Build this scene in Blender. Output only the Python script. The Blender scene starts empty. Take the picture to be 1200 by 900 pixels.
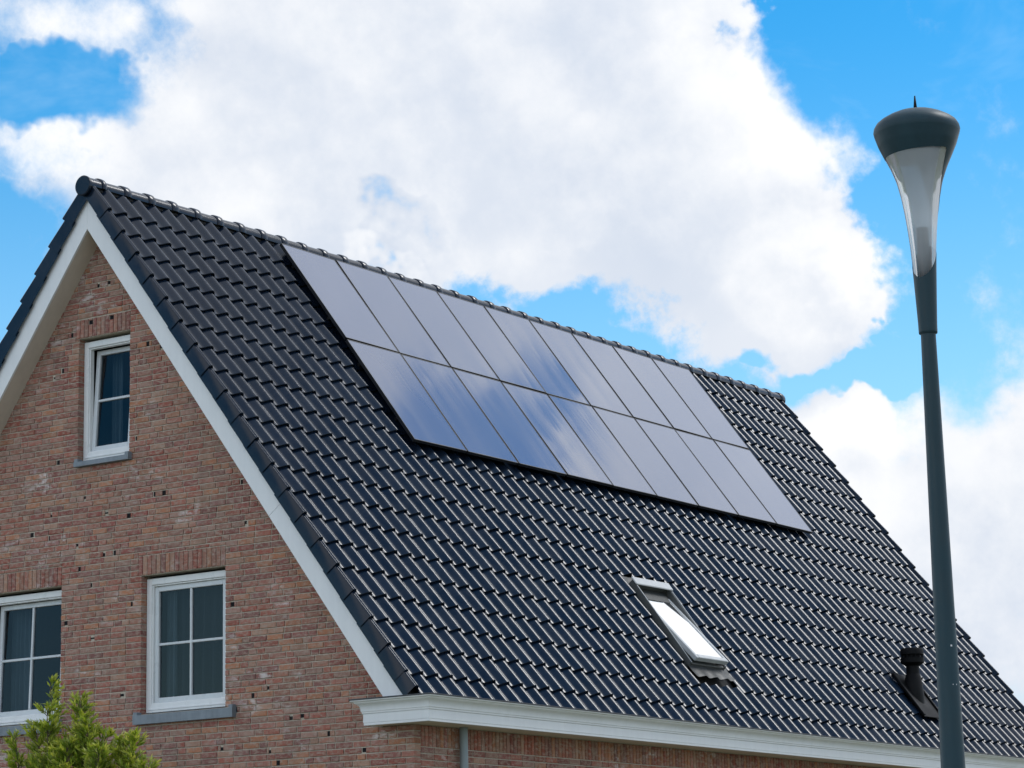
import bpy, math, random
from mathutils import Matrix, Vector
random.seed(11)
RAD = math.radians
C = bpy.context.scene.collection
scene = bpy.context.scene

# ------------------------------------------------------------------ camera
CAM_POS = Vector((-20.366, -19.381, 1.60))
YAW, PITCH, ROLL = 0.6016, 0.2053, -0.0201
Fw = Vector((math.cos(YAW)*math.cos(PITCH), math.sin(YAW)*math.cos(PITCH), math.sin(PITCH)))
R0 = Vector((math.sin(YAW), -math.cos(YAW), 0)); U0 = R0.cross(Fw)
Rt = math.cos(ROLL)*R0 + math.sin(ROLL)*U0
Up = -math.sin(ROLL)*R0 + math.cos(ROLL)*U0
cam = bpy.data.cameras.new('camera'); camo = bpy.data.objects.new('camera', cam); C.objects.link(camo)
cam.sensor_fit = 'HORIZONTAL'; cam.sensor_width = 36.0; cam.lens = 3186.71/1200*36.0
cam.clip_start = 0.5; cam.clip_end = 3000
camo.matrix_world = Matrix(((Rt.x, Up.x, -Fw.x, CAM_POS.x), (Rt.y, Up.y, -Fw.y, CAM_POS.y), (Rt.z, Up.z, -Fw.z, CAM_POS.z), (0, 0, 0, 1)))
scene.camera = camo

# ------------------------------------------------------------------ exposure, sun
scene.view_settings.view_transform = 'Standard'; scene.view_settings.look = 'None'
scene.view_settings.exposure = 0.66; scene.view_settings.gamma = 1.0
scene.view_settings.use_curve_mapping = False
scene.cycles.max_bounces = 6; scene.cycles.diffuse_bounces = 3; scene.cycles.glossy_bounces = 3; scene.cycles.transparent_max_bounces = 8
SUN_AZ, SUN_EL = -28.0, 52.0           # degrees, azimuth counted from +X towards +Y
sd = Vector((math.cos(RAD(SUN_AZ))*math.cos(RAD(SUN_EL)), math.sin(RAD(SUN_AZ))*math.cos(RAD(SUN_EL)), math.sin(RAD(SUN_EL))))
sun = bpy.data.lights.new('sun', 'SUN'); sun.energy = 1.0; sun.angle = RAD(20); sun.color = (1.0, 0.985, 0.96)
suno = bpy.data.objects.new('sun', sun); C.objects.link(suno)
suno.rotation_euler = (-sd).to_track_quat('-Z', 'Y').to_euler(); suno.location = sd*60

# ------------------------------------------------------------------ world: clear sky with cumulus cloud
world = bpy.data.worlds.new('World'); scene.world = world; world.use_nodes = True
world.cycles.sampling_method = 'MANUAL'; world.cycles.sample_map_resolution = 256
nt = world.node_tree; nt.nodes.clear()
class NB:
    """tiny node-expression helper"""
    def __init__(s, t): s.t = t
    def n(s, typ, **kw):
        x = s.t.nodes.new(typ)
        for k, v in kw.items(): setattr(x, k, v)
        return x
    def put(s, sock, v):
        if isinstance(v, bpy.types.NodeSocket): s.t.links.new(v, sock)
        else: sock.default_value = v
    def m(s, op, a, b=0.0, c=None, clamp=False):
        x = s.n('ShaderNodeMath', operation=op); x.use_clamp = clamp
        s.put(x.inputs[0], a); s.put(x.inputs[1], b)
        if c is not None: s.put(x.inputs[2], c)
        return x.outputs[0]
    def v(s, op, a, b=(0, 0, 0), scale=None):
        x = s.n('ShaderNodeVectorMath', operation=op); s.put(x.inputs[0], a); s.put(x.inputs[1], b)
        if scale is not None: s.put(x.inputs['Scale'], scale)
        return x.outputs['Value'] if op in ('DOT_PRODUCT', 'LENGTH') else x.outputs['Vector']
    def noise(s, vec, scale, detail=4, rough=.5, lac=2.0, dist=0.0, out='Fac'):
        x = s.n('ShaderNodeTexNoise', noise_dimensions='3D'); x.normalize = True
        if vec is not None: s.put(x.inputs['Vector'], vec)
        x.inputs['Scale'].default_value = scale; x.inputs['Detail'].default_value = detail
        x.inputs['Roughness'].default_value = rough; x.inputs['Lacunarity'].default_value = lac; x.inputs['Distortion'].default_value = dist
        return x.outputs[out]
    def ramp(s, val, a, b, lo=0.0, hi=1.0, smooth=True):
        x = s.n('ShaderNodeMapRange', interpolation_type='SMOOTHSTEP' if smooth else 'LINEAR')
        s.put(x.inputs['Value'], val); s.put(x.inputs['From Min'], a); s.put(x.inputs['From Max'], b); s.put(x.inputs['To Min'], lo); s.put(x.inputs['To Max'], hi)
        return x.outputs[0]
    def mix(s, f, a, b, blend='MIX'):
        x = s.n('ShaderNodeMix', data_type='RGBA', blend_type=blend)
        s.put(x.inputs[0], f); s.put(x.inputs[6], a); s.put(x.inputs[7], b)
        return x.outputs[2]
    def fmix(s, f, a, b):
        x = s.n('ShaderNodeMix', data_type='FLOAT'); s.put(x.inputs[0], f); s.put(x.inputs[2], a); s.put(x.inputs[3], b)
        return x.outputs[0]
    def xyz(s, v):
        x = s.n('ShaderNodeSeparateXYZ'); s.put(x.inputs[0], v); return x.outputs
    def comb(s, a, b, c):
        x = s.n('ShaderNodeCombineXYZ'); s.put(x.inputs[0], a); s.put(x.inputs[1], b); s.put(x.inputs[2], c); return x.outputs[0]

# cloud banks as (azimuth, elevation, half widths in degrees, weight); negative = clear patch
BANKS = [(39.39, 17.79, 6.04, 3.55, 1.0), (33.72, 17.62, 6.04, 4.26, 1.1), (30.42, 14.96, 4.58, 3.02, 1.0), (35.55, 20.99, 7.69, 2.84, 1.0),
 (27.8, 13.8, 3.0, 1.8, 0.95), (29.9, 17.8, 2.3, 1.9, 0.75), (29.33, 12.82, 1.65, 1.06, 0.5), (44.7, 19.48, 2.38, 1.06, 0.55),
 (44.33, 16.2, 2.2, 1.06, 0.6), (39.39, 14.96, 4.76, 1.77, 0.8), (27.13, 9.63, 3.48, 2.31, 0.95), (24.75, 7.68, 4.76, 3.02, 1.0),
 (22.92, 9.81, 2.2, 2.13, 0.7), (27.86, 11.23, 1.28, 0.89, 0.5), (47.63, 18.68, 1.83, 2.66, 0.3),
 (44.6, 17.6, 2.4, 1.2, -0.85), (45.61, 13.54, 1.74, 2.31, -0.8), (36.9, 15.3, 1.0, 0.85, -0.72), (32.7, 13.5, 2.0, 0.9, -0.25),
 (27.13, 18.68, 2.2, 3.55, -0.4), (25.67, 14.78, 1.65, 2.13, -0.5), (27.31, 12.2, 2.38, 0.62, -0.5),
 (8.0, 32.0, 24.0, 17.0, 1.1), (0.35, 36.8, 2.5, 2.7, -5.5), (-75.0, 66.0, 42.0, 13.0, -1.6), (15.0, 25.5, 7.0, 6.5, 1.2), (24.0, 3.5, 6.0, 3.0, .8), (137.0, 11.0, 15.0, 15.0, -1.6)]
def cloud_group(fine):
    g = bpy.data.node_groups.new('cloud_density', 'ShaderNodeTree')
    g.interface.new_socket('Dir', in_out='INPUT', socket_type='NodeSocketVector')
    g.interface.new_socket('Density', in_out='OUTPUT', socket_type='NodeSocketFloat')
    gi = g.nodes.new('NodeGroupInput'); go = g.nodes.new('NodeGroupOutput'); b = NB(g)
    d = b.v('NORMALIZE', gi.outputs[0])
    o = b.xyz(d)
    az = b.m('MULTIPLY', b.m('ARCTAN2', o[1], o[0]), 57.29578)
    el = b.m('MULTIPLY', b.m('ARCSINE', o[2]), 57.29578)
    w1 = b.v('SUBTRACT', b.noise(d, 17.0, 2, .55, out='Color'), (.5, .5, .5))
    ae = b.v('ADD', b.comb(az, el, 0.0), b.v('SCALE', w1, scale=3.2))
    ae2 = b.v('ADD', ae, b.v('SCALE', b.v('SUBTRACT', b.noise(d, 48.0, 3, .6, out='Color'), (.5, .5, .5)), scale=3.4))
    acc = 0.0; gap = 0.0
    for a, e, ra, re_, w in BANKS:
        q = b.v('MULTIPLY', b.v('SUBTRACT', ae if w > 0 else ae2, (a, e, 0)), (1/ra, 1/re_, 0))
        k = b.m('SUBTRACT', 1.0, b.v('DOT_PRODUCT', q, q), clamp=True)
        if w > 0: acc = b.m('MULTIPLY_ADD', k, w, acc)
        else: gap = b.m('MULTIPLY_ADD', k, w, gap)
    q = b.v('MULTIPLY', b.v('SUBTRACT', b.comb(az, el, 0.0), (34.4, 11.8, 0)), (1/19., 1/14., 0))
    win = b.ramp(b.v('DOT_PRODUCT', q, q), .55, 1.0)
    glob = b.m('MULTIPLY', b.m('SUBTRACT', b.noise(b.v('MULTIPLY', d, (1, 1, 1.8)), 3.2, 4, .5), .37), 5.0)  # out-of-view cloud cover, raised to throw more light on the gable
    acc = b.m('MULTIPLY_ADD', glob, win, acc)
    acc = b.m('ADD', b.m('MINIMUM', acc, 1.25), gap)
    n1 = b.m('SUBTRACT', b.noise(d, 24.0, 8 if fine else 5, .64), .5)
    acc = b.m('MULTIPLY_ADD', n1, 1.9, acc)
    g.links.new(acc, go.inputs[0])
    return g
cg = cloud_group(True); cg2 = cloud_group(False)
b = NB(nt)
tc = b.n('ShaderNodeTexCoord'); dirv = tc.outputs['Generated']
def dens(vec, gr):
    x = b.n('ShaderNodeGroup'); x.node_tree = gr; b.put(x.inputs[0], vec); return x.outputs[0]
D0 = dens(dirv, cg)
D1 = dens(b.v('ADD', dirv, (sd.x*.010, sd.y*.010, sd.z*.010 + .014)), cg2)
soft = b.ramp(b.noise(dirv, 7.0, 2, .5), .38, .62, .38, .95)       # some edges crisp, some wispy
alpha = b.ramp(D0, .02, soft)
lit = b.ramp(b.m('SUBTRACT', D0, D1), -.7, .9)             # sides turned to the sun are brighter
body = b.ramp(b.noise(dirv, 11.0, 3, .5), .35, .65)
shade = b.m('ADD', b.m('MULTIPLY', lit, .75), b.m('MULTIPLY', body, .35), clamp=True)
ccol = b.mix(shade, (.43, .475, .55, 1), (.645, .65, .66, 1))
sky = b.n('ShaderNodeTexSky', sky_type='NISHITA'); sky.sun_disc = False
sky.sun_elevation = RAD(SUN_EL); sky.sun_rotation = RAD(90 - SUN_AZ); sky.altitude = 0; sky.air_density = 1.0; sky.dust_density = 0.15; sky.ozone_density = 2.2
hs = b.n('ShaderNodeHueSaturation'); hs.inputs['Saturation'].default_value = 1.42; hs.inputs['Value'].default_value = 0.70
nt.links.new(b.mix(1.0, sky.outputs[0], (.92, 1.03, 1.0, 1), 'MULTIPLY'), hs.inputs['Color'])
# thin cirrus streaks
o = b.xyz(dirv)
cir = b.ramp(b.noise(b.v('MULTIPLY', dirv, (10, 13, 26)), 1.0, 5, .6, dist=.4), .45, .85, 0, .34)
SKYS = 0.15
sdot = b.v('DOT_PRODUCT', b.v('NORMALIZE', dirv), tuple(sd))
glow = b.m('MULTIPLY', b.ramp(sdot, .5, 1.0, 1.0, 1.3), b.ramp(sdot, -.5, .45, 1.75, 1.0))      # veiled sun glow ahead, unseen cloud opposite the sun brightened to light the gable
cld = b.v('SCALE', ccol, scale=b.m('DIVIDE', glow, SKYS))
haze_f = b.ramp(b.xyz(b.v('NORMALIZE', dirv))[2], .10, .34, .42, 0.0)
cirrus = b.mix(b.m('MAXIMUM', cir, haze_f), hs.outputs[0], (3.0, 4.0, 4.7, 1))
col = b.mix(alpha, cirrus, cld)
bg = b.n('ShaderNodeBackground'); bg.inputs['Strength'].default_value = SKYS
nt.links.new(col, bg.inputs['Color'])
wo = b.n('ShaderNodeOutputWorld'); nt.links.new(bg.outputs[0], wo.inputs['Surface'])

# ------------------------------------------------------------------ materials
def new_mat(name):
    m = bpy.data.materials.new(name); m.use_nodes = True
    t = m.node_tree; p = t.nodes['Principled BSDF']
    return m, NB(t), p
def bump(b, p, h, strength=.3, dist=.01):
    x = b.n('ShaderNodeBump'); x.inputs['Strength'].default_value = strength; x.inputs['Distance'].default_value = dist
    b.put(x.inputs['Height'], h); b.t.links.new(x.outputs[0], p.inputs['Normal'])
def pos(b): return b.n('ShaderNodeNewGeometry').outputs['Position']
def painted(name, col, rough=.45, var=.06, scale=3., bumpy=.05):
    m, b, p = new_mat(name); P = pos(b)
    n = b.noise(P, scale, 6, .6); n2 = b.noise(b.v('MULTIPLY', P, (14, 14, 1.2)), 1.0, 5, .6)
    f = b.m('MULTIPLY', b.m('ADD', n, n2), .5)
    dark = tuple(c*(1-var*3) for c in col[:3]) + (1,); lite = tuple(min(1, c*(1+var)) for c in col[:3]) + (1,)
    b.put(p.inputs['Base Color'], b.mix(b.ramp(f, .3, .7), dark, lite))
    b.put(p.inputs['Roughness'], b.ramp(n, .3, .7, rough-.07, rough+.1))
    bump(b, p, b.noise(P, 60, 4, .6), bumpy, .004)
    return m
M = {}
M['white'] = painted('white_paint', (.75, .765, .775), .42, .02)
M['soffit'] = painted('soffit_paint', (.60, .54, .46), .55, .03)
M['pvc'] = painted('window_frame', (.78, .79, .79), .3, .02)
M['sash'] = painted('sash_paint', (.62, .65, .67), .3, .02)
M['stone'] = painted('blue_stone_sill', (.20, .235, .27), .5, .10, 8., .25)
M['zinc'] = painted('zinc_edge', (.045, .05, .06), .4, .1)
M['lead'] = painted('lead_flashing', (.030, .033, .032), .5, .12, 12., .4)
M['pipe'] = painted('grey_pipe', (.24, .29, .31), .4, .08)
M['black'] = painted('black_plastic', (.003, .003, .004), .6, .1); M['black'].node_tree.nodes['Principled BSDF'].inputs['Specular IOR Level'].default_value = .2
M['frame_black'] = painted('panel_frame', (.018, .019, .022), .32, .05)
M['dark_alu'] = painted('dark_frame', (.085, .09, .09), .4, .05)
M['alu'] = painted('grey_aluminium', (.50, .51, .51), .38, .05)
M['lamp'] = painted('lamp_paint', (.014, .042, .056), .42, .07, 5., .03)
M['lamp'].node_tree.nodes['Principled BSDF'].inputs['Specular IOR Level'].default_value = .3
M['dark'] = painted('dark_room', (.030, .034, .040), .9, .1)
M['deck'] = painted('roof_underlay', (.02, .02, .022), .9, .1)

# roof tile: dark satin glazed clay
def tile_mat(name='tile_glaze', ior=1.36):
    m, b, p = new_mat(name); P = pos(b)
    n = b.noise(P, 2.3, 4, .6); n2 = b.noise(P, 45, 5, .6)
    c = b.mix(b.ramp(n, .3, .7), (.006, .012, .025, 1), (.010, .018, .033, 1))
    c = b.mix(b.m('MULTIPLY', b.ramp(n2, .6, .85), .3), c, (.03, .032, .034, 1))
    rnd_ = b.m('FRACT', b.m('ADD', b.n('ShaderNodeNewGeometry').outputs['Random Per Island'], b.n('ShaderNodeObjectInfo').outputs['Random']))
    c = b.mix(b.m('MULTIPLY', rnd_, .45), c, (.003, .007, .015, 1))
    b.put(p.inputs['Base Color'], c)
    b.put(p.inputs['Roughness'], b.m('ADD', b.ramp(n2, .3, .7, .15, .21), b.ramp(n, .3, .7, -.02, .04)))
    p.inputs['IOR'].default_value = ior
    bump(b, p, b.m('ADD', n2, b.noise(P, 9, 3, .5)), .03, .004)
    return m
M['tile'] = tile_mat(); M['ridge'] = tile_mat('ridge_glaze', 1.4)
# solar glass
def solar_mat():
    m, b, p = new_mat('solar_glass')
    tcn = b.n('ShaderNodeTexCoord'); o = b.xyz(tcn.outputs['Object'])
    def line(v, pitch, wdt):
        f = b.m('FRACT', b.m('DIVIDE', v, pitch)); dd = b.m('ABSOLUTE', b.m('SUBTRACT', f, .5))
        return b.m('GREATER_THAN', dd, .5 - wdt/pitch)
    g = b.m('MAXIMUM', line(o[0], .1573, .0022), line(o[1], .1525, .0022))
    c = b.mix(g, (.006, .020, .080, 1), (.010, .024, .075, 1))
    b.put(p.inputs['Base Color'], c)
    P = pos(b)
    oi = b.n('ShaderNodeObjectInfo').outputs['Random']
    st = b.noise(b.v('ADD', b.v('MULTIPLY', tcn.outputs['Object'], (2.6, .35, 1)), b.comb(b.m('MULTIPLY', oi, 37.0), 0.0, 0.0)), 1.0, 3, .55)
    p.inputs['Roughness'].default_value = .5; p.inputs['Specular IOR Level'].default_value = .2
    x = b.n('ShaderNodeBump'); x.inputs['Strength'].default_value = .10; x.inputs['Distance'].default_value = .01; b.put(x.inputs['Height'], st)
    fr = b.n('ShaderNodeFresnel'); fr.inputs['IOR'].default_value = 1.5
    gl = b.n('ShaderNodeBsdfGlossy'); gl.inputs['Color'].default_value = (.83, .89, 1.0, 1); b.put(gl.inputs['Roughness'], b.ramp(st, .3, .7, .04, .10)); b.t.links.new(x.outputs[0], gl.inputs['Normal'])
    mx = b.n('ShaderNodeMixShader'); b.put(mx.inputs[0], b.m('MULTIPLY', fr.outputs[0], 1.5, clamp=True))       # glass front plus cell back reflection
    b.t.links.new(p.outputs[0], mx.inputs[1]); b.t.links.new(gl.outputs[0], mx.inputs[2]); b.t.links.new(mx.outputs[0], b.t.nodes['Material Output'].inputs[0])
    return m
M['solar'] = solar_mat()
# window glass
def glass_mat(name, tint, refl, rough=.0):
    m = bpy.data.materials.new(name); m.use_nodes = True; t = m.node_tree; t.nodes.clear(); b = NB(t)
    fr = b.n('ShaderNodeFresnel'); fr.inputs['IOR'].default_value = 1.5
    f = b.m('MULTIPLY', fr.outputs[0], refl, clamp=True)
    tr = b.n('ShaderNodeBsdfTransparent'); tr.inputs[0].default_value = tint
    gl = b.n('ShaderNodeBsdfGlossy'); gl.inputs['Roughness'].default_value = rough; gl.inputs['Color'].default_value = (1, 1, 1, 1)
    bp = b.n('ShaderNodeBump'); bp.inputs['Strength'].default_value = .15; bp.inputs['Distance'].default_value = .01
    b.put(bp.inputs['Height'], b.noise(pos(b), 2.2, 2, .5)); t.links.new(bp.outputs[0], gl.inputs['Normal'])
    mx = b.n('ShaderNodeMixShader'); b.put(mx.inputs[0], f); t.links.new(tr.outputs[0], mx.inputs[1]); t.links.new(gl.outputs[0], mx.inputs[2])
    out = b.n('ShaderNodeOutputMaterial'); t.links.new(mx.outputs[0], out.inputs[0])
    return m
M['glass'] = glass_mat('window_glass', (.42, .50, .56, 1), .75)
M['skyglass'] = glass_mat('roof_window_glass', (.30, .36, .36, 1), 4.2)
# brick
def brick_mat():
    m, b, p = new_mat('brick'); P = pos(b)
    at = b.n('ShaderNodeAttribute', attribute_name='col').outputs['Color']
    n = b.noise(b.v('MULTIPLY', P, (16, 16, 34)), 1.0, 5, .68)
    st = b.noise(b.v('MULTIPLY', P, (60, 70, 16)), 1.0, 4, .6)
    c = b.mix(b.ramp(st, .50, .72, 0, .55), at, (.17, .065, .045, 1))
    c = b.mix(b.ramp(n, .42, .66, .06, .72), c, (.43, .338, .275, 1))
    c = b.mix(b.ramp(b.noise(P, 75, 3, .6), .60, .74, 0, .5), c, (.58, .50, .41, 1))
    eff = b.m('MULTIPLY', b.ramp(b.noise(b.v('MULTIPLY', P, (1, 1.1, 1.9)), 1.25, 3, .6), .53, .70), b.ramp(b.noise(b.v('MULTIPLY', P, (9, 7, 17)), 1.0, 4, .65), .50, .66))
    c = b.mix(b.m('MULTIPLY', eff, .8), c, (.68, .63, .61, 1))
    dk = b.n('ShaderNodeSeparateColor'); b.put(dk.inputs[0], at)
    c = b.mix(b.m('LESS_THAN', dk.outputs[0], .03), c, (.012, .011, .013, 1))
    grime = b.ramp(b.noise(b.v('MULTIPLY', P, (2.2, 2.2, .5)), 1.0, 5, .6), .52, .75, 0, .35)
    c = b.mix(grime, c, (.16, .12, .095, 1))
    b.put(p.inputs['Base Color'], c); p.inputs['Roughness'].default_value = .9
    p.inputs['Specular IOR Level'].default_value = .2
    bump(b, p, b.m('ADD', n, b.noise(P, 160, 4, .7)), .8, .005)
    return m
M['brick'] = brick_mat()
def mortar_mat():
    m, b, p = new_mat('mortar'); P = pos(b)
    n = b.noise(P, 40, 6, .7); n2 = b.noise(P, 1.4, 4, .6)
    c = b.mix(b.ramp(n, .3, .7), (.40, .355, .285, 1), (.58, .52, .43, 1))
    c = b.mix(b.ramp(n2, .4, .75, 0, .45), c, (.32, .28, .22, 1))
    b.put(p.inputs['Base Color'], c); p.inputs['Roughness'].default_value = .95
    bump(b, p, n, .5, .005)
    return m
M['mortar'] = mortar_mat()
def farbrick_mat():
    m, b, p = new_mat('distant_brickwork')
    tcn = b.n('ShaderNodeTexCoord'); o = b.xyz(tcn.outputs['Object'])
    bt = b.n('ShaderNodeTexBrick'); b.put(bt.inputs['Vector'], b.comb(b.m('ADD', o[0], o[1]), o[2], 0.0))
    bt.inputs['Scale'].default_value = 1.0; bt.inputs['Brick Width'].default_value = .21; bt.inputs['Row Height'].default_value = .0615; bt.inputs['Mortar Size'].default_value = .006
    bt.inputs['Color1'].default_value = (.24, .11, .075, 1); bt.inputs['Color2'].default_value = (.30, .17, .12, 1); bt.inputs['Mortar'].default_value = (.30, .27, .23, 1)
    b.put(p.inputs['Base Color'], bt.outputs['Color']); p.inputs['Roughness'].default_value = .9
    return m
M['farbrick'] = farbrick_mat()
def leaf_mat():
    m = bpy.data.materials.new('leaf'); m.use_nodes = True; t = m.node_tree; b = NB(t); p = t.nodes['Principled BSDF']; out = t.nodes['Material Output']
    at = b.n('ShaderNodeAttribute', attribute_name='col').outputs['Color']
    b.put(p.inputs['Base Color'], at); p.inputs['Roughness'].default_value = .45
    tl = b.n('ShaderNodeBsdfTranslucent'); b.put(tl.inputs[0], b.mix(1.0, at, (1.5, 1.35, .6, 1), 'MULTIPLY'))
    mx = b.n('ShaderNodeMixShader'); mx.inputs[0].default_value = .42
    t.links.new(p.outputs[0], mx.inputs[1]); t.links.new(tl.outputs[0], mx.inputs[2]); t.links.new(mx.outputs[0], out.inputs[0])
    return m
M['leaf'] = leaf_mat()
M['bark'] = painted('bark', (.12, .10, .06), .85, .12, 20., .5)
def ground_mat():
    m, b, p = new_mat('ground_grass'); P = pos(b)
    c = b.mix(b.ramp(b.noise(P, .35, 5, .6), .35, .65), (.13, .145, .07, 1), (.24, .225, .165, 1))
    c = b.mix(b.ramp(b.noise(P, 30, 4, .7), .3, .8), c, (.10, .12, .05, 1))
    b.put(p.inputs['Base Color'], c); p.inputs['Roughness'].default_value = .95
    bump(b, p, b.noise(P, 40, 5, .7), .6, .05)
    return m
M['ground'] = ground_mat()
def paving_mat():
    m, b, p = new_mat('paving')
    bt = b.n('ShaderNodeTexBrick'); b.put(bt.inputs['Vector'], pos(b)); bt.inputs['Scale'].default_value = 1.0
    bt.inputs['Brick Width'].default_value = .3; bt.inputs['Row Height'].default_value = .3; bt.inputs['Mortar Size'].default_value = .004
    bt.inputs['Color1'].default_value = (.22, .21, .20, 1); bt.inputs['Color2'].default_value = (.28, .265, .25, 1); bt.inputs['Mortar'].default_value = (.08, .075, .07, 1)
    b.put(p.inputs['Base Color'], bt.outputs['Color']); p.inputs['Roughness'].default_value = .9
    return m
M['paving'] = paving_mat()
def curtain_mat():
    m = bpy.data.materials.new('net_curtain'); m.use_nodes = True; t = m.node_tree; b = NB(t); p = t.nodes['Principled BSDF']; out = t.nodes['Material Output']
    p.inputs['Base Color'].default_value = (.17, .175, .18, 1); p.inputs['Roughness'].default_value = .9
    tr = b.n('ShaderNodeBsdfTransparent'); mx = b.n('ShaderNodeMixShader'); mx.inputs[0].default_value = .5
    t.links.new(tr.outputs[0], mx.inputs[1]); t.links.new(p.outputs[0], mx.inputs[2]); t.links.new(mx.outputs[0], out.inputs[0])
    return m
M['curtain'] = curtain_mat()
def lens_mat():
    m = bpy.data.materials.new('lamp_lens'); m.use_nodes = True; t = m.node_tree; t.nodes.clear(); b = NB(t)
    fr = b.n('ShaderNodeFresnel'); fr.inputs['IOR'].default_value = 1.5
    tr = b.n('ShaderNodeBsdfTransparent'); tr.inputs[0].default_value = (.93, .94, .94, 1)
    df = b.n('ShaderNodeBsdfTranslucent'); df.inputs[0].default_value = (.66, .69, .71, 1)
    gl = b.n('ShaderNodeBsdfGlossy'); gl.inputs['Roughness'].default_value = .08
    m1 = b.n('ShaderNodeMixShader'); m1.inputs[0].default_value = .80; t.links.new(tr.outputs[0], m1.inputs[1]); t.links.new(df.outputs[0], m1.inputs[2])
    m2 = b.n('ShaderNodeMixShader'); b.put(m2.inputs[0], b.m('MULTIPLY', fr.outputs[0], .4, clamp=True)); t.links.new(m1.outputs[0], m2.inputs[1]); t.links.new(gl.outputs[0], m2.inputs[2])
    out = b.n('ShaderNodeOutputMaterial'); t.links.new(m2.outputs[0], out.inputs[0])
    return m
M['lens'] = lens_mat()
M['reflector'] = painted('lamp_reflector', (.62, .64, .65), .3, .05)

# ------------------------------------------------------------------ mesh helpers
class MB:
    def __init__(s): s.v = []; s.f = []; s.c = []
    def quad(s, *pts, col=None):
        i = len(s.v); s.v += [tuple(p) for p in pts]; s.f.append(tuple(range(i, i+len(pts)))); s.c.append(col)
    def mesh(s, vs, fs, col=None):
        i = len(s.v); s.v += [tuple(p) for p in vs]
        for f in fs: s.f.append(tuple(i+k for k in f)); s.c.append(col)
    def box(s, x0, x1, y0, y1, z0, z1, ch=0.0, col=None):
        if ch <= 0:
            vs = [(x, y, z) for x in (x0, x1) for y in (y0, y1) for z in (z0, z1)]
            s.mesh(vs, [(0, 1, 3, 2), (4, 6, 7, 5), (0, 4, 5, 1), (2, 3, 7, 6), (0, 2, 6, 4), (1, 5, 7, 3)], col)
        else:   # chamfered box
            a = [(x0, x1), (y0, y1), (z0, z1)]; vs = []; idx = {}
            for ax in range(3):
                for sx in (0, 1):
                    for sy in (0, 1):
                        for sz in (0, 1):
                            sg = (sx, sy, sz); p = []
                            for k in range(3):
                                q = a[k][sg[k]]
                                if k != ax: q += ch if sg[k] == 0 else -ch
                                p.append(q)
                            idx[(ax, sg)] = len(vs); vs.append(tuple(p))
            fs = []
            for ax in range(3):
                o1, o2 = [k for k in range(3) if k != ax]
                for sv in (0, 1):
                    cyc = []
                    for (p, q) in ((0, 0), (1, 0), (1, 1), (0, 1)):
                        sg = [0, 0, 0]; sg[ax] = sv; sg[o1] = p; sg[o2] = q; cyc.append(idx[(ax, tuple(sg))])
                    fl = (ax == 1) ^ (sv == 0)
                    fs.append(tuple(reversed(cyc)) if fl else tuple(cyc))
            for ax in range(3):      # edges along ax
                o1, o2 = [k for k in range(3) if k != ax]
                for p in (0, 1):
                    for q in (0, 1):
                        sg0 = [0, 0, 0]; sg0[o1] = p; sg0[o2] = q; sg1 = list(sg0); sg1[ax] = 1
                        f = (idx[(o1, tuple(sg0))], idx[(o1, tuple(sg1))], idx[(o2, tuple(sg1))], idx[(o2, tuple(sg0))]); fs.append(f)
            for sx in (0, 1):
                for sy in (0, 1):
                    for sz in (0, 1):
                        fs.append(tuple(idx[(k, (sx, sy, sz))] for k in range(3)))
            s.mesh(vs, fs, col)
    def tube(s, pts, rads, n=12, caps=True, col=None):
        pts = [Vector(p) for p in pts]; rings = []
        for i, p in enumerate(pts):
            d = (pts[min(i+1, len(pts)-1)] - pts[max(i-1, 0)]).normalized()
            a = d.orthogonal().normalized() if i == 0 else (rings[-1][1] - d*rings[-1][1].dot(d)).normalized()
            bb = d.cross(a)
            rings.append(([p + rads[i]*(math.cos(2*math.pi*k/n)*a + math.sin(2*math.pi*k/n)*bb) for k in range(n)], a))
        vs = [q for r, _ in rings for q in r]; fs = []
        for i in range(len(pts)-1):
            for k in range(n): fs.append((i*n+k, i*n+(k+1) % n, (i+1)*n+(k+1) % n, (i+1)*n+k))
        if caps: fs.append(tuple(reversed(range(n)))); fs.append(tuple(range((len(pts)-1)*n, len(pts)*n)))
        s.mesh(vs, fs, col)
    def lathe(s, prof, n=32, cx=0, cy=0, caps=False):
        vs = [(cx+r*math.cos(2*math.pi*k/n), cy+r*math.sin(2*math.pi*k/n), z) for r, z in prof for k in range(n)]; fs = []
        for i in range(len(prof)-1):
            for k in range(n): fs.append((i*n+k, i*n+(k+1) % n, (i+1)*n+(k+1) % n, (i+1)*n+k))
        if caps: fs.append(tuple(reversed(range(n)))); fs.append(tuple(range((len(prof)-1)*n, len(prof)*n)))
        s.mesh(vs, fs)
    def prism(s, poly, x0, x1):        # polygon in (y,z) extruded in x
        n = len(poly); vs = [(x0, y, z) for y, z in poly] + [(x1, y, z) for y, z in poly]
        fs = [tuple(range(n)), tuple(range(2*n-1, n-1, -1))] + [(k, k+n, (k+1) % n+n, (k+1) % n) for k in range(n)]
        s.mesh(vs, fs)
    def data(s, name, mat, smooth=False, fix=False):
        me = bpy.data.meshes.new(name); me.from_pydata(s.v, [], s.f); me.update()
        if any(c is not None for c in s.c):
            at = me.color_attributes.new('col', 'FLOAT_COLOR', 'CORNER')
            flat = []
            for f, c in zip(s.f, s.c):
                c = c or (.2, .2, .2); flat += [c[0], c[1], c[2], 1.0]*len(f)
            at.data.foreach_set('color', flat)
        if fix:
            import bmesh
            bm = bmesh.new(); bm.from_mesh(me); bmesh.ops.recalc_face_normals(bm, faces=bm.faces); bm.to_mesh(me); bm.free()
        if mat: me.materials.append(mat)
        if smooth: me.polygons.foreach_set('use_smooth', [True]*len(me.polygons))
        return me
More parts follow.
